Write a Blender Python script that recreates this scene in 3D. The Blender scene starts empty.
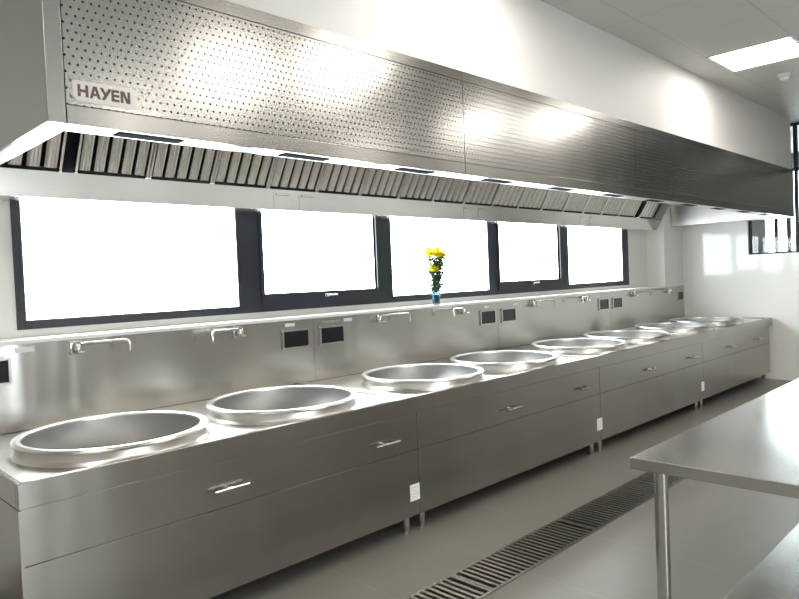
import bpy, bmesh, math, random
from mathutils import Vector, Matrix
random.seed(7)
sc = bpy.context.scene
COL = sc.collection
PI = math.pi

# ------------------------------------------------------------------ materials
MATS = {}
def nodes(name):
    m = bpy.data.materials.new(name); m.use_nodes = True
    nt = m.node_tree
    return m, nt, nt.nodes['Principled BSDF']
def N(nt, t, **kw):
    n = nt.nodes.new(t)
    for k, v in kw.items():
        if k.startswith('i_'):
            n.inputs[k[2:].replace('_', ' ')].default_value = v
        else:
            setattr(n, k, v)
    return n
def plain(name, col, rough=.5, metal=0., coat=0., coat_rough=.05, spec=None, ior=None):
    m, nt, b = nodes(name)
    b.inputs['Base Color'].default_value = (*col, 1)
    b.inputs['Roughness'].default_value = rough
    b.inputs['Metallic'].default_value = metal
    b.inputs['Coat Weight'].default_value = coat
    b.inputs['Coat Roughness'].default_value = coat_rough
    MATS[name] = m
    return m
def math_node(nt, op, a, b=None, c=None):
    n = nt.nodes.new('ShaderNodeMath'); n.operation = op
    for i, v in enumerate((a, b, c)):
        if v is None: continue
        if isinstance(v, (int, float)): n.inputs[i].default_value = v
        else: nt.links.new(v, n.inputs[i])
    return n.outputs[0]
def steel(name, col=(.58, .57, .54), rough=.28, aniso=.6, tangent=(1, 0, 0), warp=.004, warp_scale=(1.2, 1.2, .5),
          holes=False, smear=.035, brush=None):
    """brushed stainless sheet: anisotropic along the brushing, faint smudges, slightly wavy sheet"""
    m, nt, b = nodes(name)
    L = nt.links.new
    geo = N(nt, 'ShaderNodeNewGeometry')
    b.inputs['Metallic'].default_value = 1
    b.inputs['Anisotropic'].default_value = aniso
    tv = N(nt, 'ShaderNodeCombineXYZ')
    for i in range(3): tv.inputs[i].default_value = tangent[i]
    L(tv.outputs[0], b.inputs['Tangent'])
    mp = N(nt, 'ShaderNodeMapping'); L(geo.outputs['Position'], mp.inputs['Vector'])
    mp.inputs['Scale'].default_value = (1.6, 1.6, .7)
    n1 = N(nt, 'ShaderNodeTexNoise'); n1.inputs['Scale'].default_value = 1.6; n1.inputs['Detail'].default_value = 2
    L(mp.outputs[0], n1.inputs['Vector'])
    r = N(nt, 'ShaderNodeMapRange'); L(n1.outputs[0], r.inputs[0])
    r.inputs[1].default_value = .3; r.inputs[2].default_value = .7
    r.inputs[3].default_value = rough - smear; r.inputs[4].default_value = rough + smear
    L(r.outputs[0], b.inputs['Roughness'])
    # colour: small variation of the metal itself
    mix = N(nt, 'ShaderNodeMix', data_type='RGBA')
    L(n1.outputs[0], mix.inputs[0])
    mix.inputs[6].default_value = (*[c * .88 for c in col], 1)
    mix.inputs[7].default_value = (*[min(1, c * 1.1) for c in col], 1)
    L(mix.outputs[2], b.inputs['Base Color'])
    # warp
    mp2 = N(nt, 'ShaderNodeMapping'); L(geo.outputs['Position'], mp2.inputs['Vector'])
    mp2.inputs['Scale'].default_value = warp_scale
    n2 = N(nt, 'ShaderNodeTexNoise'); n2.inputs['Scale'].default_value = 2.0; n2.inputs['Detail'].default_value = 1.0
    L(mp2.outputs[0], n2.inputs['Vector'])
    bp = N(nt, 'ShaderNodeBump'); bp.inputs['Distance'].default_value = warp; bp.inputs['Strength'].default_value = 1.
    L(n2.outputs[0], bp.inputs['Height']); L(bp.outputs[0], b.inputs['Normal'])
    if holes:
        # staggered round perforations 3 cm apart, 9 mm across, in the sheet's own plane
        sp = N(nt, 'ShaderNodeSeparateXYZ'); L(geo.outputs['Position'], sp.inputs[0])
        v = math_node(nt, 'DIVIDE', sp.outputs[2], .0295)
        row = math_node(nt, 'FLOOR', v)
        par = math_node(nt, 'MULTIPLY', math_node(nt, 'PINGPONG', row, 1.), .5)
        u = math_node(nt, 'ADD', math_node(nt, 'DIVIDE', sp.outputs[0], .0295), par)
        fu = math_node(nt, 'SUBTRACT', math_node(nt, 'FRACT', u), .5)
        fv = math_node(nt, 'SUBTRACT', math_node(nt, 'FRACT', v), .5)
        d = math_node(nt, 'SQRT', math_node(nt, 'ADD', math_node(nt, 'MULTIPLY', fu, fu), math_node(nt, 'MULTIPLY', fv, fv)))
        hole = math_node(nt, 'LESS_THAN', d, .15)
        dark = N(nt, 'ShaderNodeBsdfDiffuse'); dark.inputs[0].default_value = (.02, .018, .016, 1)
        ms = N(nt, 'ShaderNodeMixShader'); L(hole, ms.inputs[0]); L(b.outputs[0], ms.inputs[1]); L(dark.outputs[0], ms.inputs[2])
        L(ms.outputs[0], nt.nodes['Material Output'].inputs['Surface'])
    MATS[name] = m
    return m
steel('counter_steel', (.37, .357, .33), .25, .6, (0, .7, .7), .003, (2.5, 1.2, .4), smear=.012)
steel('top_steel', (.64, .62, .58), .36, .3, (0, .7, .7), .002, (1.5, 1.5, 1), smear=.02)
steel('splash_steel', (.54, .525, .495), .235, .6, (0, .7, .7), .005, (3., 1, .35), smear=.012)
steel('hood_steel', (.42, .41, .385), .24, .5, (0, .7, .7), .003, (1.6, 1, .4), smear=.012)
steel('hood_perforated', (.50, .495, .47), .22, .35, (0, .7, .7), .002, (1.2, 1, .4), holes=True, smear=.012)
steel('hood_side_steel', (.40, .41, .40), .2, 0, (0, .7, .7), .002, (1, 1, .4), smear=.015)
steel('hood_inner_steel', (.80, .79, .76), .32, .3, (0, .7, .7), .003, (1, 1.5, .4), smear=.02)
steel('gutter_steel', (.66, .64, .61), .25, .5, (0, .7, .7), .002, (1.5, 1, .4), smear=.012)
steel('baffle_steel', (.80, .78, .75), .25, 0, (0, .7, .7), .0, (1, 1, .4), smear=.01)
steel('table_steel', (.60, .595, .57), 0.22, 0.0, (0, .7, .7), 0.002, (1.3, 1.3, 1), smear=.015)
steel('wok_metal', (.40, .395, .385), .50, 0, (1, 0, 0), .001, (1, 1, 1), smear=.05)
steel('rim_steel', (.72, .71, .69), .3, 0., (1, 0, 0), .0, (1, 1, 1), smear=.01)
steel('leg_steel', (.55, .54, .52), 0.22, 0.0, (0, .7, .7), 0.001, (1, 1, 1), smear=.015)
plain('chrome', (.62, .60, .58), .2, 1)
plain('dark_gap', (.02, .02, .02), .9).node_tree.nodes['Principled BSDF'].inputs['Specular IOR Level'].default_value = .05
plain('baffle_back', (.012, .012, .014), .8).node_tree.nodes['Principled BSDF'].inputs['Specular IOR Level'].default_value = .1
plain('black_glass', (.012, .012, .016), .12, 0)
plain('window_frame', (.016, .019, .026), .5, 0)
plain('rubber', (.03, .03, .03), .7)
plain('white_plastic', (.8, .8, .78), .4)
plain('paper_label', (.78, .78, .76), .6)
plain('grey_print', (.6, .6, .6), .6)
plain('green_print', (.08, .35, .16), .4)
plain('dark_red', (.07, .014, .016), .5)
plain('plate_metal', (.62, .60, .56), .3, .85)
plain('ledge_white', (.86, .85, .82), .35)
plain('leaf_green', (.11, .20, .085), .5)
plain('stem_green', (.07, .16, .04), .5)
plain('petal_yellow', (.95, .86, .05), .5)
plain('petal_centre', (.55, .38, .02), .6)
plain('concrete_grey', (.42, .42, .40), .7)
plain('far_wall', (.8, .8, .8), .8)
plain('far_window', (.35, .38, .45), .4)
plain('channel_dark', (.05, .05, .05), .6)

def wall_paint(name, col, rough, coat=0., coat_rough=.1, bump=.0006, sc_=60.):
    m, nt, b = nodes(name); L = nt.links.new
    b.inputs['Base Color'].default_value = (*col, 1); b.inputs['Roughness'].default_value = rough
    b.inputs['Coat Weight'].default_value = coat; b.inputs['Coat Roughness'].default_value = coat_rough
    geo = N(nt, 'ShaderNodeNewGeometry')
    n = N(nt, 'ShaderNodeTexNoise'); n.inputs['Scale'].default_value = sc_; n.inputs['Detail'].default_value = 3
    L(geo.outputs['Position'], n.inputs['Vector'])
    bp = N(nt, 'ShaderNodeBump'); bp.inputs['Distance'].default_value = bump
    L(n.outputs[0], bp.inputs['Height']); L(bp.outputs[0], b.inputs['Normal'])
    MATS[name] = m
wall_paint('wall_white', (.84, .83, .80), .55)
wall_paint('wall_gloss', (.88, .88, .85), .4, 1., .07, .0015, 3.)
wall_paint('wall_grey', (.42, .41, .39), .55)
wall_paint('wall_bulkhead', (.70, .69, .67), .55)  # white paint darkened, so the bulkhead's dimmer light sits in its colour
wall_paint('wall_warm', (.80, .78, .73), .5)

def tile_floor():
    m, nt, b = nodes('floor_tile'); L = nt.links.new
    geo = N(nt, 'ShaderNodeNewGeometry'); sp = N(nt, 'ShaderNodeSeparateXYZ'); L(geo.outputs['Position'], sp.inputs[0])
    def seam(axis, off, pitch, w):
        t = math_node(nt, 'FRACT', math_node(nt, 'DIVIDE', math_node(nt, 'SUBTRACT', sp.outputs[axis], off), pitch))
        t = math_node(nt, 'MULTIPLY', math_node(nt, 'PINGPONG', t, .5), pitch)
        return math_node(nt, 'LESS_THAN', t, w)
    s = math_node(nt, 'MAXIMUM', seam(0, 2.275, .667, .002), seam(1, 3.02, 1.334, .0005))
    n = N(nt, 'ShaderNodeTexNoise'); n.inputs['Scale'].default_value = 2.5; n.inputs['Detail'].default_value = 6
    L(geo.outputs['Position'], n.inputs['Vector'])
    mx = N(nt, 'ShaderNodeMix', data_type='RGBA'); L(n.outputs[0], mx.inputs[0])
    mx.inputs[6].default_value = (.175, .166, .148, 1); mx.inputs[7].default_value = (.205, .195, .172, 1)
    m2 = N(nt, 'ShaderNodeMix', data_type='RGBA'); L(s, m2.inputs[0]); L(mx.outputs[2], m2.inputs[6])
    m2.inputs[7].default_value = (.26, .25, .225, 1)
    L(m2.outputs[2], b.inputs['Base Color'])
    b.inputs['Roughness'].default_value = .33
    b.inputs['Specular IOR Level'].default_value = .6
    MATS['floor_tile'] = m
tile_floor()
def ceiling_tile():
    m, nt, b = nodes('ceiling_tile'); L = nt.links.new
    geo = N(nt, 'ShaderNodeNewGeometry'); sp = N(nt, 'ShaderNodeSeparateXYZ'); L(geo.outputs['Position'], sp.inputs[0])
    def seam(axis, off, pitch, w):
        t = math_node(nt, 'FRACT', math_node(nt, 'DIVIDE', math_node(nt, 'SUBTRACT', sp.outputs[axis], off), pitch))
        t = math_node(nt, 'MULTIPLY', math_node(nt, 'PINGPONG', t, .5), pitch)
        return math_node(nt, 'LESS_THAN', t, w)
    s = math_node(nt, 'MAXIMUM', seam(0, 6.32, .70, .0035), seam(1, 2.30, .69, .0035))
    mx = N(nt, 'ShaderNodeMix', data_type='RGBA'); L(s, mx.inputs[0])
    mx.inputs[6].default_value = (.60, .60, .58, 1); mx.inputs[7].default_value = (.45, .45, .44, 1)
    L(mx.outputs[2], b.inputs['Base Color']); b.inputs['Roughness'].default_value = .6
    MATS['ceiling_tile'] = m
ceiling_tile()
def glass():
    m, nt, b = nodes('window_glass'); L = nt.links.new
    nt.nodes.remove(b)
    t = N(nt, 'ShaderNodeBsdfTransparent'); t.inputs[0].default_value = (.96, .98, .98, 1)
    g = N(nt, 'ShaderNodeBsdfGlossy'); g.inputs['Roughness'].default_value = .02
    geo = N(nt, 'ShaderNodeNewGeometry')
    dt = N(nt, 'ShaderNodeVectorMath', operation='DOT_PRODUCT'); L(geo.outputs['Incoming'], dt.inputs[0]); L(geo.outputs['Normal'], dt.inputs[1])
    cc = math_node(nt, 'SUBTRACT', 1., math_node(nt, 'ABSOLUTE', dt.outputs['Value']))
    fr = math_node(nt, 'ADD', math_node(nt, 'MULTIPLY', math_node(nt, 'POWER', cc, 5.), .96), .04)
    ms = N(nt, 'ShaderNodeMixShader'); L(fr, ms.inputs[0]); L(t.outputs[0], ms.inputs[1]); L(g.outputs[0], ms.inputs[2])
    L(ms.outputs[0], nt.nodes['Material Output'].inputs['Surface'])
    MATS['window_glass'] = m
glass()
def film(name, col, rough, alpha):
    m, nt, b = nodes(name)
    b.inputs['Base Color'].default_value = (*col, 1); b.inputs['Roughness'].default_value = rough
    b.inputs['Alpha'].default_value = alpha
    L = nt.links.new
    geo = N(nt, 'ShaderNodeNewGeometry')
    n = N(nt, 'ShaderNodeTexNoise'); n.inputs['Scale'].default_value = 14
    L(geo.outputs['Position'], n.inputs['Vector'])
    bp = N(nt, 'ShaderNodeBump'); bp.inputs['Distance'].default_value = .01
    L(n.outputs[0], bp.inputs['Height']); L(bp.outputs[0], b.inputs['Normal'])
    MATS[name] = m
film('clear_film', (.8, .8, .78), .08, .10)
def vase_glass():
    m, nt, b = nodes('vase_glass')
    b.inputs['Base Color'].default_value = (.55, .75, .92, 1)
    b.inputs['Roughness'].default_value = .03
    b.inputs['Transmission Weight'].default_value = 1.; b.inputs['IOR'].default_value = 1.45
    MATS['vase_glass'] = m
    m, nt, b = nodes('water')
    b.inputs['Base Color'].default_value = (.45, .62, .82, 1); b.inputs['Roughness'].default_value = .02
    b.inputs['Transmission Weight'].default_value = 1.; b.inputs['IOR'].default_value = 1.33
    MATS['water'] = m
vase_glass()
def tissue(name, k):
    m = MATS[name]; nt = m.node_tree; b = nt.nodes['Principled BSDF']
    t = N(nt, 'ShaderNodeBsdfTranslucent'); t.inputs[0].default_value = b.inputs['Base Color'].default_value
    ms = N(nt, 'ShaderNodeMixShader'); ms.inputs[0].default_value = k
    nt.links.new(b.outputs[0], ms.inputs[1]); nt.links.new(t.outputs[0], ms.inputs[2])
    nt.links.new(ms.outputs[0], nt.nodes['Material Output'].inputs['Surface'])
tissue('petal_yellow', .5); tissue('leaf_green', .25)
def emit(name, col, s):
    m, nt, b = nodes(name)
    b.inputs['Base Color'].default_value = (.8, .8, .8, 1)
    b.inputs['Emission Color'].default_value = (*col, 1); b.inputs['Emission Strength'].default_value = s
    MATS[name] = m
emit('led_diffuser', (1, .945, .87), 25.)

# ------------------------------------------------------------------ mesh builder
class MB:
    def __init__(s): s.bm = bmesh.new()
    def box(s, x0, x1, y0, y1, z0, z1, bev=0.):
        r = bmesh.ops.create_cube(s.bm, size=1)
        vs = r['verts']
        for v in vs:
            v.co = Vector(((x0 + x1) / 2 + v.co.x * (x1 - x0), (y0 + y1) / 2 + v.co.y * (y1 - y0), (z0 + z1) / 2 + v.co.z * (z1 - z0)))
        if bev:
            es = list({e for v in vs for e in v.link_edges})
            bmesh.ops.bevel(s.bm, geom=es, offset=bev, segments=2, profile=.5, affect='EDGES')
        return s
    def poly(s, pts):
        vs = [s.bm.verts.new(p) for p in pts]; s.bm.faces.new(vs); return s
    def prism(s, pts, d):
        d = Vector(d)
        a = [s.bm.verts.new(p) for p in pts]; b = [s.bm.verts.new(Vector(p) + d) for p in pts]
        n = len(pts)
        s.bm.faces.new(a[::-1]); s.bm.faces.new(b)
        for i in range(n): s.bm.faces.new((a[i], a[(i + 1) % n], b[(i + 1) % n], b[i]))
        return s
    def lathe(s, cx, cy, prof, seg=48):
        rings = []
        for r, z in prof:
            if r < 1e-6: rings.append([s.bm.verts.new((cx, cy, z))])
            else: rings.append([s.bm.verts.new((cx + r * math.cos(2 * PI * k / seg), cy + r * math.sin(2 * PI * k / seg), z)) for k in range(seg)])
        for A, B in zip(rings, rings[1:]):
            for k in range(seg):
                k2 = (k + 1) % seg
                if len(A) == 1 and len(B) == 1: continue
                if len(A) == 1: f = (A[0], B[k], B[k2])
                elif len(B) == 1: f = (A[k], B[0], A[k2])
                else: f = (A[k], B[k], B[k2], A[k2])
                s.bm.faces.new(f)
        return s
    def tube(s, path, r, seg=12, cap=True):
        P = [Vector(p) for p in path]; rs = r if isinstance(r, (list, tuple)) else [r] * len(P)
        rings = []; up = None
        for i, p in enumerate(P):
            t = ((P[min(i + 1, len(P) - 1)] - P[max(i - 1, 0)])).normalized()
            if up is None:
                up = Vector((0, 0, 1)) if abs(t.z) < .9 else Vector((1, 0, 0))
            a = t.cross(up).normalized(); b = a.cross(t).normalized(); up = b
            rings.append([s.bm.verts.new(p + rs[i] * (a * math.cos(2 * PI * k / seg) + b * math.sin(2 * PI * k / seg))) for k in range(seg)])
        for A, B in zip(rings, rings[1:]):
            for k in range(seg): s.bm.faces.new((A[k], A[(k + 1) % seg], B[(k + 1) % seg], B[k]))
        if cap: s.bm.faces.new(rings[0][::-1]); s.bm.faces.new(rings[-1])
        return s
    def build(s, name, mat, parent=None, smooth=False, kind=None, label=None):
        bmesh.ops.recalc_face_normals(s.bm, faces=s.bm.faces)
        me = bpy.data.meshes.new(name)
        if parent is not None:
            off = world_loc(parent)
        else:
            xs = [v.co for v in s.bm.verts]
            off = Vector(((min(v.x for v in xs) + max(v.x for v in xs)) / 2, (min(v.y for v in xs) + max(v.y for v in xs)) / 2, min(v.z for v in xs)))
        bmesh.ops.translate(s.bm, verts=s.bm.verts, vec=-off)
        s.bm.to_mesh(me); s.bm.free()
        me.materials.append(MATS[mat])
        if smooth:
            for p in me.polygons: p.use_smooth = True
            try: me.set_sharp_from_angle(angle=math.radians(40))
            except Exception: pass
        o = bpy.data.objects.new(name, me); COL.objects.link(o)
        if parent is not None: o.parent = parent
        else: o.location = off
        if kind: o['kind'] = kind
        if label: o['label'] = label
        return o
def world_loc(o):
    v = Vector(o.location)
    while o.parent: o = o.parent; v += Vector(o.location)
    return v
def tag(o, label, cat, group=None, kind=None):
    o['label'] = label; o['category'] = cat
    if group: o['group'] = group
    if kind: o['kind'] = kind
    return o
def thing(name, loc, label, cat, group=None):
    o = bpy.data.objects.new(name, None); COL.objects.link(o); o.location = loc; o.empty_display_size = .1
    return tag(o, label, cat, group)
def copy_tree(o, loc=None, parent=None):
    c = o.copy(); COL.objects.link(c)
    if parent is not None: c.parent = parent
    if loc is not None: c.location = loc
    for ch in list(o.children): copy_tree(ch, None, c)
    return c
def struct(mb, name, mat, **k): return mb.build(name, mat, kind='structure', **k)
ORD = ['first', 'second', 'third', 'fourth', 'fifth', 'sixth', 'seventh', 'eighth', 'ninth', 'tenth', 'eleventh', 'twelfth',
       'thirteenth', 'fourteenth', 'fifteenth', 'sixteenth', 'seventeenth', 'eighteenth', 'nineteenth', 'twentieth']

# ------------------------------------------------------------------ key dimensions (metres)
XW = 10.2            # end wall
YW = 4.39            # window wall
YS = 4.12            # face of the steel splashback
YC = 2.90            # front of the counter
ZC = .865            # counter edge
ZT = .845            # recessed tray
ZCEIL = 3.5
X0, Y0 = -3.2, -4.2  # the room behind the camera
LIGHTS_X = (-.33, 3.17, 6.67)  # first column is added out of view to light the room
LIGHTS_Y = (1.955, -.115, -2.185)  # last row is added behind the camera to light the steel

# ------------------------------------------------------------------ room shell
gx0, gx1, gy0, gy1 = 0.53, 8.2, 2.07, 2.37     # floor drain
fb = MB()
for x0, x1, y0, y1 in ((X0, gx0, Y0, YW), (gx1, 13.15, Y0, YW), (gx0, gx1, Y0, gy0), (gx0, gx1, gy1, YW)):
    fb.box(x0, x1, y0, y1, -.12, 0)
struct(fb, 'floor', 'floor_tile')
ch = MB()
ch.box(gx0, gx1, gy0, gy0 + .012, -.1, -.004); ch.box(gx0, gx1, gy1 - .012, gy1, -.1, -.004)
ch.box(gx0, gx0 + .012, gy0, gy1, -.1, -.004); ch.box(gx1 - .012, gx1, gy0, gy1, -.1, -.004)
ch.box(gx0, gx1, gy0, gy1, -.12, -.1)
struct(ch, 'trim_1', 'channel_dark')
# ceiling with openings for the LED panels
cb = MB(); hw = .33
PANELS = [(x, y) for x in LIGHTS_X for y in LIGHTS_Y] + [(3.87, .575), (7.37, .575)]
xs = sorted({X0, 13.15} | {x + d for x, y in PANELS for d in (-hw, hw)})
ys = sorted({Y0, YW} | {y + d for x, y in PANELS for d in (-hw, hw)})
for i in range(len(xs) - 1):
    for j in range(len(ys) - 1):
        cx, cy = (xs[i] + xs[i + 1]) / 2, (ys[j] + ys[j + 1]) / 2
        if any(abs(cx - x) < hw and abs(cy - y) < hw for x, y in PANELS): continue
        cb.box(xs[i], xs[i + 1], ys[j], ys[j + 1], ZCEIL, ZCEIL + .12)
struct(cb, 'ceiling', 'ceiling_tile')

wz0, wz1 = 1.397, 2.36
wx0, wx1 = 1.17, 8.93
wb = MB()
wb.box(X0, wx0, YW, YW + .2, 0, ZCEIL); wb.box(wx1, XW + .15, YW, YW + .2, 0, ZCEIL)
wb.box(wx0, wx1, YW, YW + .2, 0, wz0); wb.box(wx0, wx1, YW, YW + .2, wz1, ZCEIL)
struct(wb, 'wall_back', 'wall_warm')
MB_ = MB().box(X0 - .15, X0, Y0, YW, 0, ZCEIL); struct(MB_, 'wall_left', 'wall_white')
rw0, rw1, rz0, rz1 = .2, 2.9, .95, 2.3
b = MB(); b.box(X0, rw0, Y0 - .15, Y0, 0, ZCEIL); b.box(rw1, XW + .15, Y0 - .15, Y0, 0, ZCEIL)
b.box(rw0, rw1, Y0 - .15, Y0, 0, rz0); b.box(rw0, rw1, Y0 - .15, Y0, rz1, ZCEIL)
struct(b, 'wall_front', 'wall_grey')
w8 = bpy.data.objects.new('window_8', None); COL.objects.link(w8); w8.location = (1.55, Y0 - .08, rz0); w8['kind'] = 'structure'  # added window behind the camera, brightens the steel fronts
f = MB(); f.box(rw0, rw1, Y0 - .1, Y0 - .04, rz0, rz0 + .05); f.box(rw0, rw1, Y0 - .1, Y0 - .04, rz1 - .05, rz1)
for x in (rw0, 1.525, rw1 - .05): f.box(x, x + .05, Y0 - .1, Y0 - .04, rz0 + .05, rz1 - .05)
f.build('frame', 'window_frame', w8)
MB().box(rw0 + .04, rw1 - .04, Y0 - .073, Y0 - .067, rz0 + .04, rz1 - .04).build('pane', 'window_glass', w8)
# end wall with an interior glazed opening above 1.75 m
er = MB()
er.box(XW, XW + .15, 3.2, YW, 0, ZCEIL)
er.box(XW, XW + .15, Y0, 3.2, 0, 1.75)
er.box(XW, XW + .15, Y0, -.6, 1.75, ZCEIL)
struct(er, 'wall_right', 'wall_gloss')
struct(MB().box(9.56, XW, YS + .0102, YW, 0, ZCEIL), 'wall_corner', 'wall_white')
# bulkhead above the hood
struct(MB().box(.82, 9.97, 2.575, YW, 2.832, ZCEIL), 'wall_bulkhead', 'wall_bulkhead')
# ledge on top of the splashback
struct(MB().box(.5, 9.56, YS - .006, YW, 1.330, 1.352, .003), 'trim_2', 'ledge_white')
# low wall body behind the steel, carrying the ledge
struct(MB().box(.5, 9.56, YS + .0102, YW, 0, 1.330), 'wall_lower', 'wall_warm')

# windows in the long wall: fixed and opening lights in turn
def window(i, x0, x1, px0, px1, pz0, sash):
    w = bpy.data.objects.new('window_%d' % i, None); COL.objects.link(w); w.location = ((x0 + x1) / 2, YW, wz0); w['kind'] = 'structure'
    f = MB(); ya, yb = YW - .02, YW + .012
    f.box(x0, px0, ya, yb, wz0, wz1); f.box(px1, x1, ya, yb, wz0, wz1)
    f.box(px0, px1, ya, yb, wz0, pz0 if not sash else wz0 + .055); f.box(px0, px1, ya, yb, wz1 - .05, wz1)
    f.build('frame', 'window_frame', w)
    if sash:
        s = MB(); ya2 = ya - .012
        s.box(px0 - .03, px1 + .03, ya2, YW + .008, wz0 + .05, pz0); s.box(px0 - .03, px0, ya2, YW + .008, pz0, wz1 - .04)
        s.box(px1, px1 + .03, ya2, YW + .008, pz0, wz1 - .04); s.box(px0, px1, ya2, YW + .008, wz1 - .09, wz1 - .04)
        so = s.build('sash', 'window_frame', w)
        cx = (px0 + px1) / 2
        h = MB(); h.box(cx - .02, cx + .02, ya2 - .012, ya2, wz0 + .09, wz0 + .12, .003)
        h.tube([(cx - .015, ya2 - .02, wz0 + .105), (cx + .10, ya2 - .024, wz0 + .103)], .008, 8)
        h.build('handle', 'chrome', so, smooth=True, label='silver window handle')
    else:
        s = MB()   # thin light strip, a highlight along the frame put in as colour
        b_ = .006
        s.box(px0, px1, ya + .004, ya + .014, pz0, pz0 + b_); s.box(px1 - b_, px1, ya + .004, ya + .014, pz0, wz1 - .05)
        s.box(px0, px0 + b_, ya + .004, ya + .014, pz0, wz1 - .05)
        s.build('highlight_strip', 'leg_steel', w, label='thin light strip painted as the frame highlight')
    MB().box(px0 - .005, px1 + .005, YW - .004, YW + .002, pz0 - .005, wz1 - .045).build('pane', 'window_glass', w)
window(1, 1.17, 2.73, 1.215, 2.665, 1.447, False)
window(2, 2.73, 4.165, 2.885, 4.075, 1.535, True)
window(3, 4.165, 5.80, 4.27, 5.715, 1.45, False)
window(4, 5.80, 7.22, 5.90, 7.13, 1.535, True)
window(5, 7.22, 8.93, 7.335, 8.75, 1.455, False)

# glazed partition in the end wall and the room beyond it
w6 = bpy.data.objects.new('window_6', None); COL.objects.link(w6); w6.location = (XW + .07, 1.3, 1.75); w6['kind'] = 'structure'
f = MB(); xa, xb = XW + .04, XW + .1
f.box(xa, xb, -.6, 3.2, 1.75, 1.775); f.box(xa, xb, -.6, 3.2, ZCEIL - .04, ZCEIL)
f.box(xa, xb, 3.175, 3.2, 1.775, ZCEIL - .04)
for y in (2.575, 1.3, 0., -.6): f.box(xa, xb, y, y + .04, 1.775, ZCEIL - .04)
f.box(xa - .01, xb, -.6, 2.615, 2.85, 2.90)
f.build('frame', 'window_frame', w6)
MB().box(xa + .025, xa + .031, -.6, 3.175, 1.775, ZCEIL - .04).build('pane', 'window_glass', w6)
fw = MB()
fw.box(13.0, 13.15, 3.79, YW, 0, ZCEIL); fw.box(13.0, 13.15, Y0, 3.79, 0, .9); fw.box(13.0, 13.15, Y0, 3.79, 3.25, ZCEIL)
fw.box(13.0, 13.15, Y0, 3.0, .9, 3.25)
struct(fw, 'wall_far', 'concrete_grey')
struct(MB().box(XW + .15, 13.15, YW, YW + .2, 0, ZCEIL), 'wall_side', 'wall_white')
struct(MB().box(XW + .15, 13.15, Y0 - .15, Y0, 0, ZCEIL), 'wall_beyond', 'wall_white')
w7 = bpy.data.objects.new('window_7', None); COL.objects.link(w7); w7.location = (13.05, 3.4, .9); w7['kind'] = 'structure'
f = MB()
for y0, y1 in ((3.60, 3.655), (3.395, 3.46)): f.box(13.03, 13.1, y0, y1, .9, 3.25)
f.box(13.03, 13.1, 3.0, 3.79, .9, .95); f.box(13.03, 13.1, 3.0, 3.79, 3.2, 3.25)
f.build('frame', 'window_frame', w7)
MB().box(13.06, 13.066, 3.0, 3.79, .95, 3.2).build('pane', 'window_glass', w7)

# ------------------------------------------------------------------ ceiling lights, smoke detector
def led(x, y):
    t = thing('ceiling_light', (x, y, ZCEIL), '', 'ceiling light', 'square panel lights in the ceiling')
    f = MB(); o, i_ = .345, .322
    for a in ((x - o, x + o, y - o, y - i_), (x - o, x + o, y + i_, y + o), (x - o, x - i_, y - i_, y + i_), (x + i_, x + o, y - i_, y + i_)):
        f.box(*a, ZCEIL - .008, ZCEIL + .03)
    f.build('frame', 'white_plastic', t)
    MB().box(x - i_, x + i_, y - i_, y + i_, ZCEIL + .004, ZCEIL + .02).build('diffuser', 'led_diffuser', t, label='glowing white diffuser')
    MB().box(x - i_, x + i_, y - i_, y + i_, ZCEIL + .02, ZCEIL + .06).build('housing', 'white_plastic', t)
    return t
l0 = led(6.67, 1.955)
l0['label'] = 'square glowing ceiling panel beside the white bulkhead above the end of the hood'
names = {(0, 0): 'added unseen lit ceiling panel beside the bulkhead, over the near end of the hood',
         (1, 0): 'lit square ceiling panel beside the bulkhead, above the second hood panel'}
for i, x in enumerate(LIGHTS_X):
    for j, y in enumerate(LIGHTS_Y):
        if (i, j) == (2, 0): continue
        c = copy_tree(l0, (x, y, ZCEIL))
        c['label'] = names.get((i, j), 'unseen lit square ceiling panel in the %s row out from the hood, %s along the room' % (ORD[j], ORD[i]))
for i, x in enumerate((3.87, 7.37)):
    c = copy_tree(l0, (x, .575, ZCEIL))
    c['label'] = 'lit square ceiling panel between the first two rows, nearer %s' % ('the open end of the counter', 'the white end wall')[i]
t = thing('smoke_detector', (7.55, 1.99, ZCEIL - .06), 'round white smoke detector on the ceiling next to the lit panel', 'smoke detector')
MB().lathe(7.55, 1.99, [(0, 3.5), (.065, 3.5), (.065, 3.485), (.058, 3.478), (0, 3.478)], 28).build('base', 'white_plastic', t, smooth=True)
MB().lathe(7.55, 1.99, [(0, 3.478), (.046, 3.478), (.048, 3.455), (.036, 3.442), (0, 3.44)], 28).build('cap', 'white_plastic', t, smooth=True)

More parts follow.
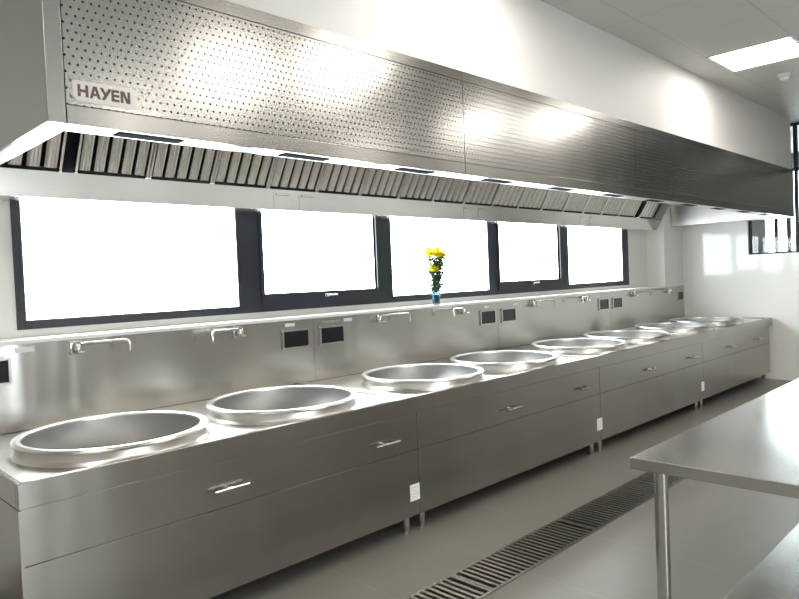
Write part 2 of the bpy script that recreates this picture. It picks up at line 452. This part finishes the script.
# ------------------------------------------------------------------ cooking ranges (four units)
UX = [.74, 3.0, 5.32, 7.65, 10.02]
WOK = [1.315, 2.335, 3.58, 4.585, 5.815, 6.83, 8.06, 9.07]
RW, YWOK, ZR = .455, 3.388, .915
HANDLES = [1.66, 2.71, 4.0, 5.04, 6.33, 7.38, 8.54, 9.56]
unit_labels = ['steel wok range under the near pair of woks, at the open end of the counter',
               'steel wok range unit under the third and fourth woks from the open end',
               'steel wok range unit under the fifth and sixth woks from the open end',
               'last steel wok range unit in the run, against the white end wall']
for k in range(4):
    x0, x1 = UX[k] + .002, UX[k + 1] - .002
    t = thing('wok_range', ((x0 + x1) / 2, 3.5, 0), unit_labels[k], 'wok range', 'steel range units along the window wall')
    b = MB()
    b.box(x0, x0 + .012, YC + .012, YS - .01, .12, .755); b.box(x1 - .012, x1, YC + .012, YS - .01, .12, .755)
    b.box(x0 + .012, x1 - .012, YS - .03, YS - .01, .12, .755); b.box(x0 + .012, x1 - .012, YC + .03, YS - .03, .12, .135)
    b.box(x0 + .012, x1 - .012, YC + .022, YC + .03, .12, .755)
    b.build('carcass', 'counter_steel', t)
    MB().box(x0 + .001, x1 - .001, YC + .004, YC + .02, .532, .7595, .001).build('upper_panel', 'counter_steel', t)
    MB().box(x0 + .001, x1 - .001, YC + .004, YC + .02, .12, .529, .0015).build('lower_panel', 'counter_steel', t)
    if k == 0:
        MB().box(x0 - .004, x0 + .010, YC + .001, YC + .008, .12, .757, .001).build('corner_trim', 'counter_steel', t)
    for hx in HANDLES[2 * k:2 * k + 2]:
        h = MB(); zc = .635; yb = YC + .004
        h.tube([(hx - .095, yb - .034, zc - .012), (hx + .095, yb - .034, zc - .012)], .009, 12)
        hb = h.build('handle', 'leg_steel', t, smooth=True, label='polished tube handle')
        h = MB()
        h.tube([(hx - .015, yb, zc - .012), (hx - .015, yb - .042, zc - .012)], .009, 12)
        h.tube([(hx - .028, yb - .034, zc - .012), (hx - .002, yb - .034, zc - .012)], .013, 12)
        h.build('bracket', 'chrome', hb, smooth=True)
    for lx in (x0 + .07, x1 - .07):
        for ly in (2.97, 3.95):
            if lx < 1: lx_ = .82
            else: lx_ = lx
            g = MB().lathe(lx_, ly, [(0, .12), (.024, .12), (.024, .045), (.020, .038), (.014, .012), (.016, .004), (.016, 0), (0, 0)], 20)
            g.build('leg', 'leg_steel', t, smooth=True)
# paper notices on the ranges
for k, (sx, w_) in enumerate(((2.945, .085), (5.285, .09), (7.62, .08))):
    s = MB().box(sx - w_ / 2 + .01, sx + w_ / 2 + .01, YC + .0028, YC + .004, .215, .318).build('notice_sticker', 'paper_label')
    tag(s, ['white square sticker on the range nearest the open end, above its paired feet',
            'white square sticker low on the second range unit, beside its paired feet',
            'white square sticker low on the third range unit, by the far paired feet'][k], 'sticker', 'white stickers low on the ranges')
    p = MB()
    for q in range(4): p.box(sx - w_ / 2 + .02, sx + w_ / 2 - .004 - .012 * (q % 2), YC + .0022, YC + .0028, .295 - q * .02, .301 - q * .02)
    p.build('printed_lines', 'grey_print', s)
    p2 = s.children[0]; 

# continuous worktop with eight round cut-outs
wt = thing('worktop', (5.4, 3.5, .76), 'continuous stainless worktop with eight round wok openings along the windows', 'worktop')
b = MB(); bm = b.bm
cells = [.76] + [(WOK[i] + WOK[i + 1]) / 2 if i % 2 == 0 else UX[(i + 1) // 2] for i in range(7)] + [10.13]
RH = .43; ya, yb = YC + .03, YS - .012
for i, wx in enumerate(WOK):
    xa_, xb_ = cells[i], cells[i + 1]
    angs = [2 * PI * k / 64 for k in range(64)]
    corners = [(xa_, ya), (xb_, ya), (xb_, yb), (xa_, yb)]
    ca = [math.atan2(cy - YWOK, cx - wx) % (2 * PI) for cx, cy in corners]
    angs = sorted(set([round(a, 6) for a in angs + ca]))
    inner, outer, low = [], [], []
    for a in angs:
        c, s = math.cos(a), math.sin(a)
        tt = 1e9
        if c > 1e-9: tt = min(tt, (xb_ - wx) / c)
        if c < -1e-9: tt = min(tt, (xa_ - wx) / c)
        if s > 1e-9: tt = min(tt, (yb - YWOK) / s)
        if s < -1e-9: tt = min(tt, (ya - YWOK) / s)
        inner.append(bm.verts.new((wx + RH * c, YWOK + RH * s, ZT)))
        low.append(bm.verts.new((wx + RH * c, YWOK + RH * s, ZT - .03)))
        outer.append(bm.verts.new((wx + tt * c, YWOK + tt * s, ZT)))
    n = len(angs)
    for k in range(n):
        k2 = (k + 1) % n
        bm.faces.new((inner[k], outer[k], outer[k2], inner[k2])); bm.faces.new((low[k], inner[k], inner[k2], low[k2]))
b.build('tray', 'top_steel', wt)
b = MB()
b.box(.74, 10.15, YC, YC + .03, .760, ZC, .003)            # front apron and raised edge
b.box(.74, .762, YC + .03, YS - .012, .76, ZC, .002)
b.box(10.128, 10.15, YC + .03, YS - .012, .76, ZC, .002)
b.build('edge', 'counter_steel', wt)
for x in UX[1:4]:
    MB().box(x - .035, x + .035, YC + .03, YS - .012, ZT, ZT + .012, .003).build('joint_cover', 'top_steel', wt)

wok_names = ['large round wok nearest the open end of the counter', 'second large wok from the open end of the counter',
             'third large wok from the open end, below the second pair of tap spouts', 'fourth large wok, behind the vase side of the third',
             'fifth large wok from the open end of the counter', 'sixth large wok from the open end of the counter',
             'seventh large wok, last but one before the white end wall', 'last large wok, beside the white end wall']
wok_names[2] = 'third large wok from the open end of the counter'
wok_names[3] = 'fourth large wok from the open end of the counter'
def wok(x):
    t = thing('wok', (x, YWOK, ZT), '', 'wok', 'large woks set in the steel counter')
    prof = [(.412, ZR - .004)] + [(.412 * math.cos(a), ZR - .004 - .30 * math.sin(a)) for a in [PI / 2 * q / 16 for q in range(1, 17)]]
    prof[-1] = (0, prof[-1][1])
    MB().lathe(x, YWOK, prof, 72).build('bowl', 'wok_metal', t, smooth=True, label='dull grey cast bowl')
    MB().lathe(x, YWOK, [(.411, ZR - .012), (.412, ZR - .003), (.417, ZR + .001), (.430, ZR + .003), (.446, ZR + .002), (.453, ZR - .002), (.456, ZR - .008), (.453, ZR - .015), (.446, ZR - .018), (.44, ZR - .016)], 72).build('rim', 'rim_steel', t, smooth=True, label='bright rolled steel rim')
    MB().lathe(x, YWOK, [(.440, ZR - .012), (.440, ZT + .022), (.446, ZT + .010), (.456, ZT + .003), (.458, ZT - .001)], 72).build('collar', 'top_steel', t, smooth=True, label='upright steel collar')
    return t
w0 = wok(WOK[0]); w0['label'] = wok_names[0]
for i in range(1, 8):
    c = copy_tree(w0, (WOK[i], YWOK, ZT)); c['label'] = wok_names[i]

# ------------------------------------------------------------------ splashback
SX = [.74, 3.148, 5.51, 7.875, 10.195]
for k in range(4):
    x0, x1 = SX[k] + .0015, SX[k + 1] - .0015
    s = MB().box(x0, x1, YS, YS + .01, 0, 1.329).build('splashback_panel', 'splash_steel')
    tag(s, ['tall brushed steel splashback sheet behind the first two woks', 'brushed steel splashback sheet behind the third and fourth woks, under the flowers',
            'brushed steel splashback sheet behind the fifth and sixth woks', 'last brushed steel splashback sheet, meeting the white end wall'][k],
        'splashback', 'steel splashback sheets')
# end upstand beyond the ledge
struct(MB().box(9.56, 10.195, YS - .004, YS + .0105, 1.329, 1.342), 'trim_3', 'gutter_steel')

CT = [.93, 2.975, 3.325, 5.335, 5.685, 7.70, 8.06, 10.03]
ct_names = ['near end of the splashback, cut by the picture edge', 'before the first splashback seam', 'just past the first splashback seam',
            'before the second splashback seam', 'just past the second splashback seam', 'before the third splashback seam',
            'just past the third splashback seam', 'in the corner by the white end wall']
def ctrl(x):
    t = thing('control_panel', (x, YS, 1.115), '', 'control panel', 'black fronted controls on the splashback')
    w, z0, z1, b_ = .125, 1.115, 1.262, .014
    f = MB()
    f.box(x - w, x + w, YS - .014, YS, z0, z0 + b_, .002); f.box(x - w, x + w, YS - .014, YS, z1 - b_, z1, .002)
    f.box(x - w, x - w + b_, YS - .014, YS, z0 + b_, z1 - b_); f.box(x + w - b_, x + w, YS - .014, YS, z0 + b_, z1 - b_)
    f.build('frame', 'chrome', t, label='bright metal frame')
    MB().box(x - w + b_, x + w - b_, YS - .006, YS, z0 + b_, z1 - b_).build('screen', 'black_glass', t, label='black glass front')
    return t
c0 = ctrl(CT[0]); c0['label'] = 'black control panel at the near end of the splashback, cut by the picture edge'
for i in range(1, 8):
    c = copy_tree(c0, (CT[i], YS, 1.115)); c['label'] = 'black control panel in a steel frame ' + ct_names[i]
    if i == 7:
        for ch_ in c.children: ch_.scale.x = .8

# taps: in each pair the spouts swing towards each other's wok
TX = [1.40, 2.48, 3.82, 4.93, 6.12, 7.24, 8.50, 9.62]
def tap(x, d):
    t = thing('wall_tap', (x, YS, 1.25), '', 'tap', 'steel swing taps on the splashback')
    b = MB(); b.box(x - .035, x + .03, YS - .012, YS, 1.245, 1.325, .004); b.lathe(x, YS - .035, [(0, 1.25), (.022, 1.25), (.026, 1.262), (.026, 1.300), (.018, 1.312), (0, 1.314)], 20)
    b.tube([(x, YS, 1.28), (x, YS - .04, 1.28)], .016, 14)
    b.build('valve_body', 'chrome', t, smooth=True)
    ex, ey = x + d * .235, YS - .035 - .10
    p = [(x, YS - .035, 1.300), (x + d * .02, YS - .042, 1.304)]
    for q in range(1, 6): p.append((x + d * (.02 + .215 * q / 5), YS - .042 - .078 * q / 5, 1.304 + .001 * q))
    for q in range(1, 8):
        a = PI / 2 * q / 7
        p.append((x + d * (.235 + .03 * math.sin(a)), YS - .12 - .012 * math.sin(a), 1.279 + .03 * math.cos(a)))
    p.append((x + d * .265, YS - .132, 1.245))
    MB().tube(p, .0095, 12).build('spout', 'chrome', t, smooth=True)
    l = MB(); l.tube([(x - d * .0, YS - .05, 1.262), (x - d * .002, YS - .085, 1.258)], .006, 8); l.tube([(x - .018, YS - .085, 1.258), (x + .018, YS - .085, 1.258)], .005, 8)
    l.build('handle', 'chrome', t, smooth=True)
    return t
ta, tb = tap(TX[0], 1), tap(TX[1], -1)
tap_l = ['swing tap over the first wok, spout turned toward the second', 'swing tap over the second wok, spout turned back to the first',
         'swing tap over the third wok, spout pointing along the counter', 'swing tap just past the flower vase, spout pointing back under it',
         'swing tap over the fifth wok, close under the window ledge', 'swing tap over the sixth wok, just before the third seam controls',
         'swing tap over the seventh wok, spout toward the end wall', 'swing tap over the last wok, by the corner column']
ta['label'], tb['label'] = tap_l[0], tap_l[1]
for i in range(2, 8):
    c = copy_tree(ta if i % 2 == 0 else tb, (TX[i], YS, 1.25)); c['label'] = tap_l[i]

# small stickers near the top of the splashback
ST = [(1.13, .10, 'long white sticker next to the near control panel, under the ledge'), (2.93, .09, 'small white sticker above the control panel before the first seam'),
      (3.50, .09, 'small white sticker above the control panel just past the first seam'), (5.33, .08, 'small white sticker above the control panel before the second seam'),
      (5.83, .09, 'small white sticker above the control panel just past the second seam'), (7.58, .09, 'small white sticker above the control panel before the third seam'),
      (8.33, .09, 'small white sticker above the control panel just past the third seam')]
for x, w_, l_ in ST:
    tag(MB().box(x - w_ / 2, x + w_ / 2, YS - .0012, YS, 1.284, 1.310).build('label_sticker', 'paper_label'), l_, 'sticker', 'small white stickers under the ledge')
s = MB().box(3.24, 3.41, YS - .0012, YS, 1.284, 1.302).build('green_sticker', 'plate_metal')
tag(s, 'narrow sticker with green markings over the control panel past the first seam', 'sticker')
g = MB()
for q in range(7): g.box(3.25 + q * .022, 3.262 + q * .022, YS - .0020, YS - .0012, 1.288, 1.298)
g.build('green_markings', 'green_print', s)
t = thing('indicator_plate', (.98, YS, 1.275), 'small steel switch plate with a green light above the near control panel', 'switch plate')
MB().box(.90, 1.065, YS - .004, YS, 1.272, 1.313, .001).build('plate', 'plate_metal', t)
MB().box(.965, .99, YS - .008, YS - .004, 1.285, 1.300, .001).build('green_light', 'green_print', t)

# ------------------------------------------------------------------ extractor hood
HX0, HX1, HY, HZ, HT = .818, 9.97, 2.55, 2.215, 2.832
hood = thing('extractor_hood', (5.38, 3.3, HZ), 'long stainless extractor hood with perforated front hanging over the wok counter', 'extractor hood')
# side panels
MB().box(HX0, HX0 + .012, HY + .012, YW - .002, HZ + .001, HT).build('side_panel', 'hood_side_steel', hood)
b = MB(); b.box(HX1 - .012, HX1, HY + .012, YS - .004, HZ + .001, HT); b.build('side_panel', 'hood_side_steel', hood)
b = MB(); b.box(9.80, 9.812, 2.67, YS - .004, HZ + .001, HT - .01); b.build('inner_panel', 'hood_inner_steel', hood, label='polished inner end panel')
MB().box(HX0 + .08, HX0 + .09, 2.67, YW - .002, HZ + .001, HT - .01).build('inner_panel', 'hood_inner_steel', hood)
MB().box(HX0 + .012, HX1 - .012, HY + .02, YW - .002, HT - .006, HT).build('top_panel', 'hood_steel', hood)
# front: end strips, top and bottom bands, four perforated sheets
MB().box(HX0, .878, HY, HY + .012, HZ, HT, .0015).build('front_strip', 'hood_steel', hood)
MB().box(9.905, HX1, HY, HY + .012, HZ, HT, .0015).build('front_strip', 'hood_steel', hood)
FX = [.880, 3.143, 5.392, 7.652, 9.903]
for k in range(4):
    x0, x1 = FX[k] + .002, FX[k + 1] - .002
    pf = MB().box(x0, x1, HY + .001, HY + .012, HZ + .072, HT - .060).build('front_panel', 'hood_perforated', hood, label='perforated front sheet')
    MB().box(x0, x1, HY - .001, HY + .012, HZ, HZ + .069, .001).build('lower_band', 'hood_steel', hood)
    MB().box(x0, x1, HY - .001, HY + .012, HT - .057, HT, .001).build('upper_band', 'hood_steel', hood)
for x in FX[1:4]: MB().box(x - .0025, x + .0025, HY + .004, HY + .014, HZ, HT).build('seam_backing', 'dark_gap', hood)
# turned-in lip under the front and the ends
b = MB()
b.box(HX0 + .012, HX1 - .012, HY + .012, 2.67, HZ, HZ + .006)
b.box(HX0 + .012, HX0 + .09, 2.67, YW - .002, HZ, HZ + .006)
b.box(9.80, HX1 - .012, 2.67, YS - .004, HZ, HZ + .006)
b.box(.88, 9.80, 2.664, 2.67, HZ + .006, HT - .01)
b.build('lower_lip', 'hood_inner_steel', hood, label='bright turned-in lower lip')
for k in range(12):
    xa_ = 1.08 + .775 * k
    if xa_ + .27 > 9.75: break
    so = MB().box(xa_, xa_ + .27, HY + .03, HY + .095, HZ - .004, HZ).build('air_slot', 'dark_gap', hood, label='dark slotted air outlet')
# grease gutter along the back and triangular end cheek
GY, GZ0, GZ1 = 4.15, 2.157, 2.312
b = MB()
b.box(HX0 + .09, 9.30, GY, GY + .008, GZ0, GZ1, .001); b.box(HX0 + .09, 9.30, GY + .008, YW - .023, GZ0, GZ0 + .008)
b.box(HX0 + .09, HX0 + .098, GY + .008, YW - .023, GZ0 + .008, HZ)
b.build('grease_gutter', 'gutter_steel', hood)
MB().prism([(9.30, YW - .02, GZ0), (9.30, GY - .02, GZ0), (9.30, GY - .04, GZ0 + .03), (9.30, 3.74, HT - .01), (9.30, YW - .02, HT - .01)], (.015, 0, 0)).build('end_cheek', 'hood_side_steel', hood)
for x in (3.06, 5.26, 7.46):
    for dx, s_ in ((-.20, 1), (.03, 1)):
        c_ = MB(); c_.box(x + dx, x + dx + .15, GY - .004, GY, GZ0 + .005, GZ1 - .025, .001)
        c_.box(x + dx + .02, x + dx + .135, GY - .014, GY - .004, GZ1 - .045, GZ1 - .033, .002)
        c_.build('grease_cup', 'gutter_steel', hood)

# baffle filters leaning on the gutter
def filt(x0, w, nb, label):
    zb, zt = GZ1 + .006, HT - .02
    yb_, yt_ = GY + .03, GY + .03 - (zt - zb) * .60
    t = thing('baffle_filter', (x0 + w / 2, yb_, zb), label, 'grease filter', 'baffle filters in a row inside the hood')
    dv = Vector((0, yt_ - yb_, zt - zb)); nn = Vector((0, -dv.z, dv.y)).normalized()   # towards the cook
    def P(x, u, d): return Vector((x, yb_, zb)) + dv * u + nn * d
    b = MB(); b.prism([P(x0 + .004, 0, -.03), P(x0 + w - .004, 0, -.03), P(x0 + w - .004, 0, -.024), P(x0 + .004, 0, -.024)], dv)
    b.build('back_plate', 'baffle_back', t)
    b = MB()
    for a, c in ((x0 + .002, x0 + .016), (x0 + w - .016, x0 + w - .002)):
        b.prism([P(a, 0, -.024), P(c, 0, -.024), P(c, 0, .012), P(a, 0, .012)], dv)
    b.prism([P(x0 + .016, .965, -.024), P(x0 + w - .016, .965, -.024), P(x0 + w - .016, .965, .012), P(x0 + .016, .965, .012)], dv * .035)
    b.build('frame', 'baffle_steel', t)
    b = MB(); b.prism([P(x0 + .016, 0, -.024), P(x0 + w - .016, 0, -.024), P(x0 + w - .016, 0, .004), P(x0 + .016, 0, .004)], dv * .035)
    b.build('shaded_base_bar', 'baffle_back', t)  # bottom bar of the frame, shade put in as near-black colour
    pitch = (w - .032) / nb
    for q in range(nb):
        cx = x0 + .016 + pitch * (q + .5); h = pitch * .41
        pr = [(cx - h, -.012), (cx - h + .004, .004), (cx - h * .55, .009), (cx - h * .45, .006), (cx - .1 * h, .006), (cx, .010), (cx + .1 * h, .006), (cx + h * .45, .006), (cx + h * .55, .009), (cx + h - .004, .004), (cx + h, -.012)]
        b = MB(); b.prism([P(x, .04, d) for x, d in pr], dv * .925)
        b.build('baffle', 'baffle_steel', t)
    return t
filt(.895, .50, 5, 'baffle filter at the open end of the hood, before the dark gap')
f0 = filt(1.465, .45, 5, 'first baffle filter after the dark gap at the open end of the hood')
for k in range(1, 16):
    c = copy_tree(f0, (1.465 + .225 + .453 * k, f0.location.y, f0.location.z))
    c['label'] = 'ribbed baffle filter, %s in the long run counted from the open end gap' % ORD[k]
filt(8.86, .40, 4, 'short baffle filter past the second gap, beside the hood end cheek')
# dark backing behind the gaps
for ga, gb in ((1.385, 1.475), (8.71, 8.86)):
    b = MB(); b.prism([(ga, GY + .06, GZ1 + .006), (gb, GY + .06, GZ1 + .006), (gb, GY + .07, GZ1 + .006), (ga, GY + .07, GZ1 + .006)], (0, -.3, .49))
    b.build('gap_backing', 'baffle_back', hood)

# maker's plate with its lettering, stuck low on the first perforated sheet
pl = thing('name_plate', (1.02, HY, 2.305), 'steel name plate with dark red HAYEN lettering on the perforated hood front', 'name plate')
px0, px1, pz0, pz1, c_ = .905, 1.142, 2.303, 2.378, .016
py = HY + .0005
MB().prism([(px0 + c_, py, pz0), (px1 - c_, py, pz0), (px1, py, pz0 + c_), (px1, py, pz1 - .006), (px1 - .006, py, pz1), (px0 + .006, py, pz1), (px0, py, pz1 - .006), (px0, py, pz0 + c_)], (0, -.003, 0)).build('plate', 'plate_metal', pl)
b = MB()
x, zb, h, st = .922, 2.3195, .0445, .0105
def bar(pts): b.prism([(x + p[0], py - .003, zb + p[1]) for p in pts], (0, -.0012, 0))
w = .038   # H
bar([(0, 0), (st, 0), (st, h), (0, h)]); bar([(w - st, 0), (w, 0), (w, h), (w - st, h)]); bar([(st, .017), (w - st, .017), (w - st, .027), (st, .027)])
x += .0425  # A
bar([(0, 0), (.011, 0), (.0225, h), (.0135, h)]); bar([(.029, 0), (.040, 0), (.0265, h), (.0165, h)]); bar([(.009, .010), (.031, .010), (.029, .018), (.011, .018)])
x += .0325  # Y with one long slanting stroke
bar([(.004, h), (.017, h), (.0275, .023), (.0215, .0155)]); bar([(.037, h), (.050, h), (.0225, 0), (.0095, 0)])
x += .047   # E
bar([(0, 0), (st, 0), (st, h), (0, h)])
for q in (0, .0175, .035): bar([(st, q), (.030, q), (.030, q + .0095), (st, q + .0095)])
x += .0345  # N
bar([(0, 0), (st, 0), (st, h), (0, h)]); bar([(.027, 0), (.027 + st, 0), (.027 + st, h), (.027, h)]); bar([(.022, 0), (.033, 0), (.0155, h), (.0045, h)])
b.build('lettering', 'dark_red', pl, label='dark red block capitals')
fm = MB()
nx, nz = 16, 8
grid = [[None] * (nz + 1) for _ in range(nx + 1)]
for i in range(nx + 1):
    for j in range(nz + 1):
        u, v = i / nx, j / nz
        grid[i][j] = fm.bm.verts.new((.890 + .31 * u, py - .0055 - .004 * abs(math.sin(5 * u + 3 * v)), 2.295 + (.105 - .01 * u) * v))
for i in range(nx):
    for j in range(nz): fm.bm.faces.new((grid[i][j], grid[i + 1][j], grid[i + 1][j + 1], grid[i][j + 1]))
fm.build('plastic_film', 'clear_film', pl, smooth=True, label='clear wrinkled plastic film')

# ------------------------------------------------------------------ floor drain grates
def grate(x0):
    t = thing('drain_grate', (x0 + .53, 2.22, 0), '', 'drain grate', 'slotted steel grates over the floor channel')
    L_, z0, z1 = 1.058, -.022, .002
    f = MB(); f.box(x0, x0 + L_, gy0 + .004, gy0 + .022, z0, z1); f.box(x0, x0 + L_, gy1 - .022, gy1 - .004, z0, z1)
    f.box(x0, x0 + .018, gy0 + .022, gy1 - .022, z0, z1); f.box(x0 + L_ - .018, x0 + L_, gy0 + .022, gy1 - .022, z0, z1)
    f.build('frame', 'table_steel', t)
    for q in range(23):
        cx = x0 + .018 + (L_ - .036) * (q + 1) / 24
        b = MB().box(cx - .0105, cx + .0105, gy0 + .022, gy1 - .022, z0 + .01, z1 - .0005)
        b.build('bar', 'table_steel', t)
    return t
g0 = grate(.532); g0['label'] = 'slotted drain grate at the near end of the channel, mostly below the picture'
gl = ['slotted drain grate second along the channel, in line with the first feet pair',
      'slotted drain grate third along the channel, beside the table corner leg', 'slotted drain grate fourth along the channel, crossing behind the table leg',
      'slotted drain grate fifth along the channel, hidden mostly by the table', 'slotted drain grate sixth along the channel, behind the table', 'slotted drain grate last along the channel, far behind the table']
for k in range(1, 7):
    c = copy_tree(g0, (g0.location.x + 1.062 * k, 2.22, 0)); c['label'] = gl[k - 1]

# ------------------------------------------------------------------ prep table
TX0, TX1, TY1, TY0, TZ = 2.68, 5.9, 1.334, .10, .80
tb_ = thing('prep_table', (4.2, .75, 0), 'stainless prep table with tubular legs standing across from the wok counter', 'table')
b = MB(); b.box(TX0, TX1, TY0, TY1, TZ - .05, TZ, .003); b.build('table_top', 'table_steel', tb_)
MB().box(TX0 + .05, TX1 - .05, TY0 + .2, 1.068, .135, .16, .002).build('undershelf', 'table_steel', tb_)
for lx in (TX0 + .075, TX1 - .075):
    for ly in (TY1 - .10, TY0 + .10):
        g = MB().lathe(lx, ly, [(0, TZ - .05), (.0285, TZ - .05), (.0285, .07), (0, .07)], 24)
        lg = g.build('leg', 'leg_steel', tb_, smooth=True)
        MB().lathe(lx, ly, [(0, .07), (.024, .07), (.026, .05), (.022, .02), (.024, 0), (0, 0)], 20).build('foot', 'chrome', lg, smooth=True)

# ------------------------------------------------------------------ vase of yellow chrysanthemums on the ledge
VX, VY, VZ = 4.655, 4.19, 1.352
v = thing('glass_vase', (VX, VY, VZ), 'slim bluish glass of water on the window ledge holding yellow flowers', 'vase')
MB().lathe(VX, VY, [(0, VZ), (.034, VZ), (.036, VZ + .01), (.042, VZ + .165), (.039, VZ + .165), (.033, VZ + .014), (0, VZ + .012)], 28).build('glass', 'vase_glass', v, smooth=True)
MB().lathe(VX, VY, [(0, VZ + .0125), (.0325, VZ + .0145), (.0372, VZ + .12), (0, VZ + .12)], 28).build('water', 'water', v, smooth=True)
def leaf(mb, p, d, L_, w_):
    d = Vector(d).normalized(); side = d.cross(Vector((0, 0, 1))).normalized(); upv = side.cross(d)
    p = Vector(p)
    c = [mb.bm.verts.new(q) for q in (p, p + d * L_ * .35 + side * w_, p + d * L_ * .7 + side * w_ * .7 - upv * .01, p + d * L_ - upv * .02, p + d * L_ * .7 - side * w_ * .7 - upv * .01, p + d * L_ * .35 - side * w_)]
    m1 = mb.bm.verts.new(p + d * L_ * .35 - upv * .006); m2 = mb.bm.verts.new(p + d * L_ * .7 - upv * .016)
    for f in ((c[0], c[1], m1), (c[0], m1, c[5]), (c[1], c[2], m2, m1), (c[5], m1, m2, c[4]), (c[2], c[3], m2), (c[4], m2, c[3])): mb.bm.faces.new(f)
blooms = [(-.085, -.02, 1.872, .050, 'highest at the near end'), (-.045, .03, 1.905, .052, 'at the top of the bunch, second along'), (.005, -.03, 1.90, .052, 'in the top middle of the bunch'),
          (.050, .02, 1.90, .050, 'on the top row toward the end wall'), (.095, -.01, 1.88, .046, 'at the end wall side of the top row'), (-.035, -.06, 1.862, .048, 'in front, just under the top row'),
          (.045, -.06, 1.858, .042, 'low in front of the top middle bloom'), (-.080, -.05, 1.735, .044, 'alone low on the near side of the bunch')]
for i, (dx, dy, z, r, l_) in enumerate(blooms):
    t = thing('chrysanthemum', (VX + dx * .1, VY + dy * .1, VZ + .02), 'yellow chrysanthemum ' + l_, 'flower', 'yellow chrysanthemums in the vase')
    base = Vector((VX + dx * .12, VY + dy * .12, VZ + .02)); top = Vector((VX + dx, VY + dy, z - .042))
    mid = base.lerp(top, .45) + Vector((dx * .04, dy * .02, 0))
    pts = [base.lerp(mid, q / 4).lerp(mid.lerp(top, q / 4), q / 4) for q in range(5)]
    MB().tube(pts, .0028, 6).build('stem', 'stem_green', t, smooth=True)
    lf = MB(); rr = random.Random(i)
    for q in range(70):
        u = .25 + .70 * rr.random() ** .7
        k = min(3, int(u * 4)); p = pts[k].lerp(pts[k + 1], u * 4 - k)
        a = rr.random() * 2 * PI
        leaf(lf, p, (math.cos(a), math.sin(a), .7 * rr.random()), (.045 + .035 * rr.random()) * (.6 + .5 * u), .019 + .009 * rr.random())
    lf.build('leaves', 'leaf_green', t)
    bl = MB()
    ax = Vector((dx * .8, dy * .8 - .03, .12)).normalized(); s1 = ax.cross(Vector((1, .3, 0))).normalized(); s2 = ax.cross(s1)
    for ring, (n, rad, lift) in enumerate(((20, 1.2, .05), (17, .85, .28), (13, .62, .5), (8, .38, .65))):
        for q in range(n):
            a = 2 * PI * (q + .5 * (ring % 2)) / n; d = (s1 * math.cos(a) + s2 * math.sin(a)); sd = ax.cross(d)
            e = top + d * r * rad + ax * r * lift
            wv = r * .13
            m_ = top + d * r * rad * .6 + ax * r * lift * .45
            vs = [bl.bm.verts.new(c) for c in (top + d * r * .08 - sd * wv * .4, m_ - sd * wv, e - sd * wv * .6, e + sd * wv * .6, m_ + sd * wv, top + d * r * .08 + sd * wv * .4)]
            bl.bm.faces.new(vs)
    bo = bl.build('bloom', 'petal_yellow', t)
    MB().lathe(0, 0, [(0, .006), (.3, .004), (.32, 0), (0, -.004)], 10)
    ce = MB().lathe(top.x + ax.x * r * .4, top.y + ax.y * r * .4, [(0, top.z + r * .52), (r * .2, top.z + r * .42), (r * .22, top.z + r * .25), (0, top.z + r * .2)], 10)
    ce.build('centre', 'petal_centre', bo, smooth=True)

# ------------------------------------------------------------------ pale building far outside the first window
t = thing('distant_building', (10, 75, -14), 'pale building faintly seen through the near window, almost lost in glare', 'building')
MB().box(3, 17, 70, 82, -14, 3.2).build('wall', 'far_wall', t)
for ix in range(5):
    for iz in range(3):
        b = MB().box(4.2 + ix * 2.6, 5.3 + ix * 2.6, 69.9, 70.02, -4.4 + iz * 2.9, -3.0 + iz * 2.9)
        b.build('window', 'far_window', t)

# ------------------------------------------------------------------ light
w = bpy.data.worlds.new('sky'); sc.world = w; w.use_nodes = True
nt = w.node_tree; bg = nt.nodes['Background']
bg.inputs[0].default_value = (.93, .97, 1, 1); bg.inputs[1].default_value = 24
def portal(x0, x1, y, z0, z1, rot):
    l = bpy.data.lights.new('window_daylight', 'AREA'); l.shape = 'RECTANGLE'; l.size = x1 - x0; l.size_y = z1 - z0
    o = bpy.data.objects.new('window_daylight', l); COL.objects.link(o)
    o.location = ((x0 + x1) / 2, y, (z0 + z1) / 2); o.rotation_euler = rot
    l.cycles.is_portal = True
portal(1.19, 8.8, YW + .15, 1.43, 2.34, (PI / 2 * 3, 0, 0))
portal(.25, 2.85, Y0 - .12, 1., 2.25, (PI / 2, 0, 0))  # portal for the added window behind the camera

# ------------------------------------------------------------------ camera
cam = bpy.data.cameras.new('camera'); co = bpy.data.objects.new('camera', cam); COL.objects.link(co)
yaw, pit, rol, fpx = .78287699, -.02936923, .0415407, 666.2752
fw_ = Vector((math.sin(yaw) * math.cos(pit), math.cos(yaw) * math.cos(pit), math.sin(pit)))
r_ = Vector((math.cos(yaw), -math.sin(yaw), 0)); d_ = fw_.cross(r_)
c_, s_ = math.cos(rol), math.sin(rol)
r2 = c_ * r_ + s_ * d_; d2 = -s_ * r_ + c_ * d_
M = Matrix((r2, -d2, -fw_)).transposed().to_4x4(); M.translation = Vector((0, 0, 1.6))
co.matrix_world = M
cam.sensor_width = 36; cam.lens = fpx * 36 / 799; cam.clip_start = .05; cam.clip_end = 300
sc.camera = co
vs = sc.view_settings
vs.view_transform = 'Standard'; vs.look = 'None'; vs.exposure = -.38; vs.gamma = 1; vs.use_curve_mapping = False
sc.cycles.use_denoising = True
sc.cycles.max_bounces = 10; sc.cycles.diffuse_bounces = 5; sc.cycles.glossy_bounces = 6; sc.cycles.transmission_bounces = 8; sc.cycles.transparent_max_bounces = 12
sc.cycles.sample_clamp_indirect = 8
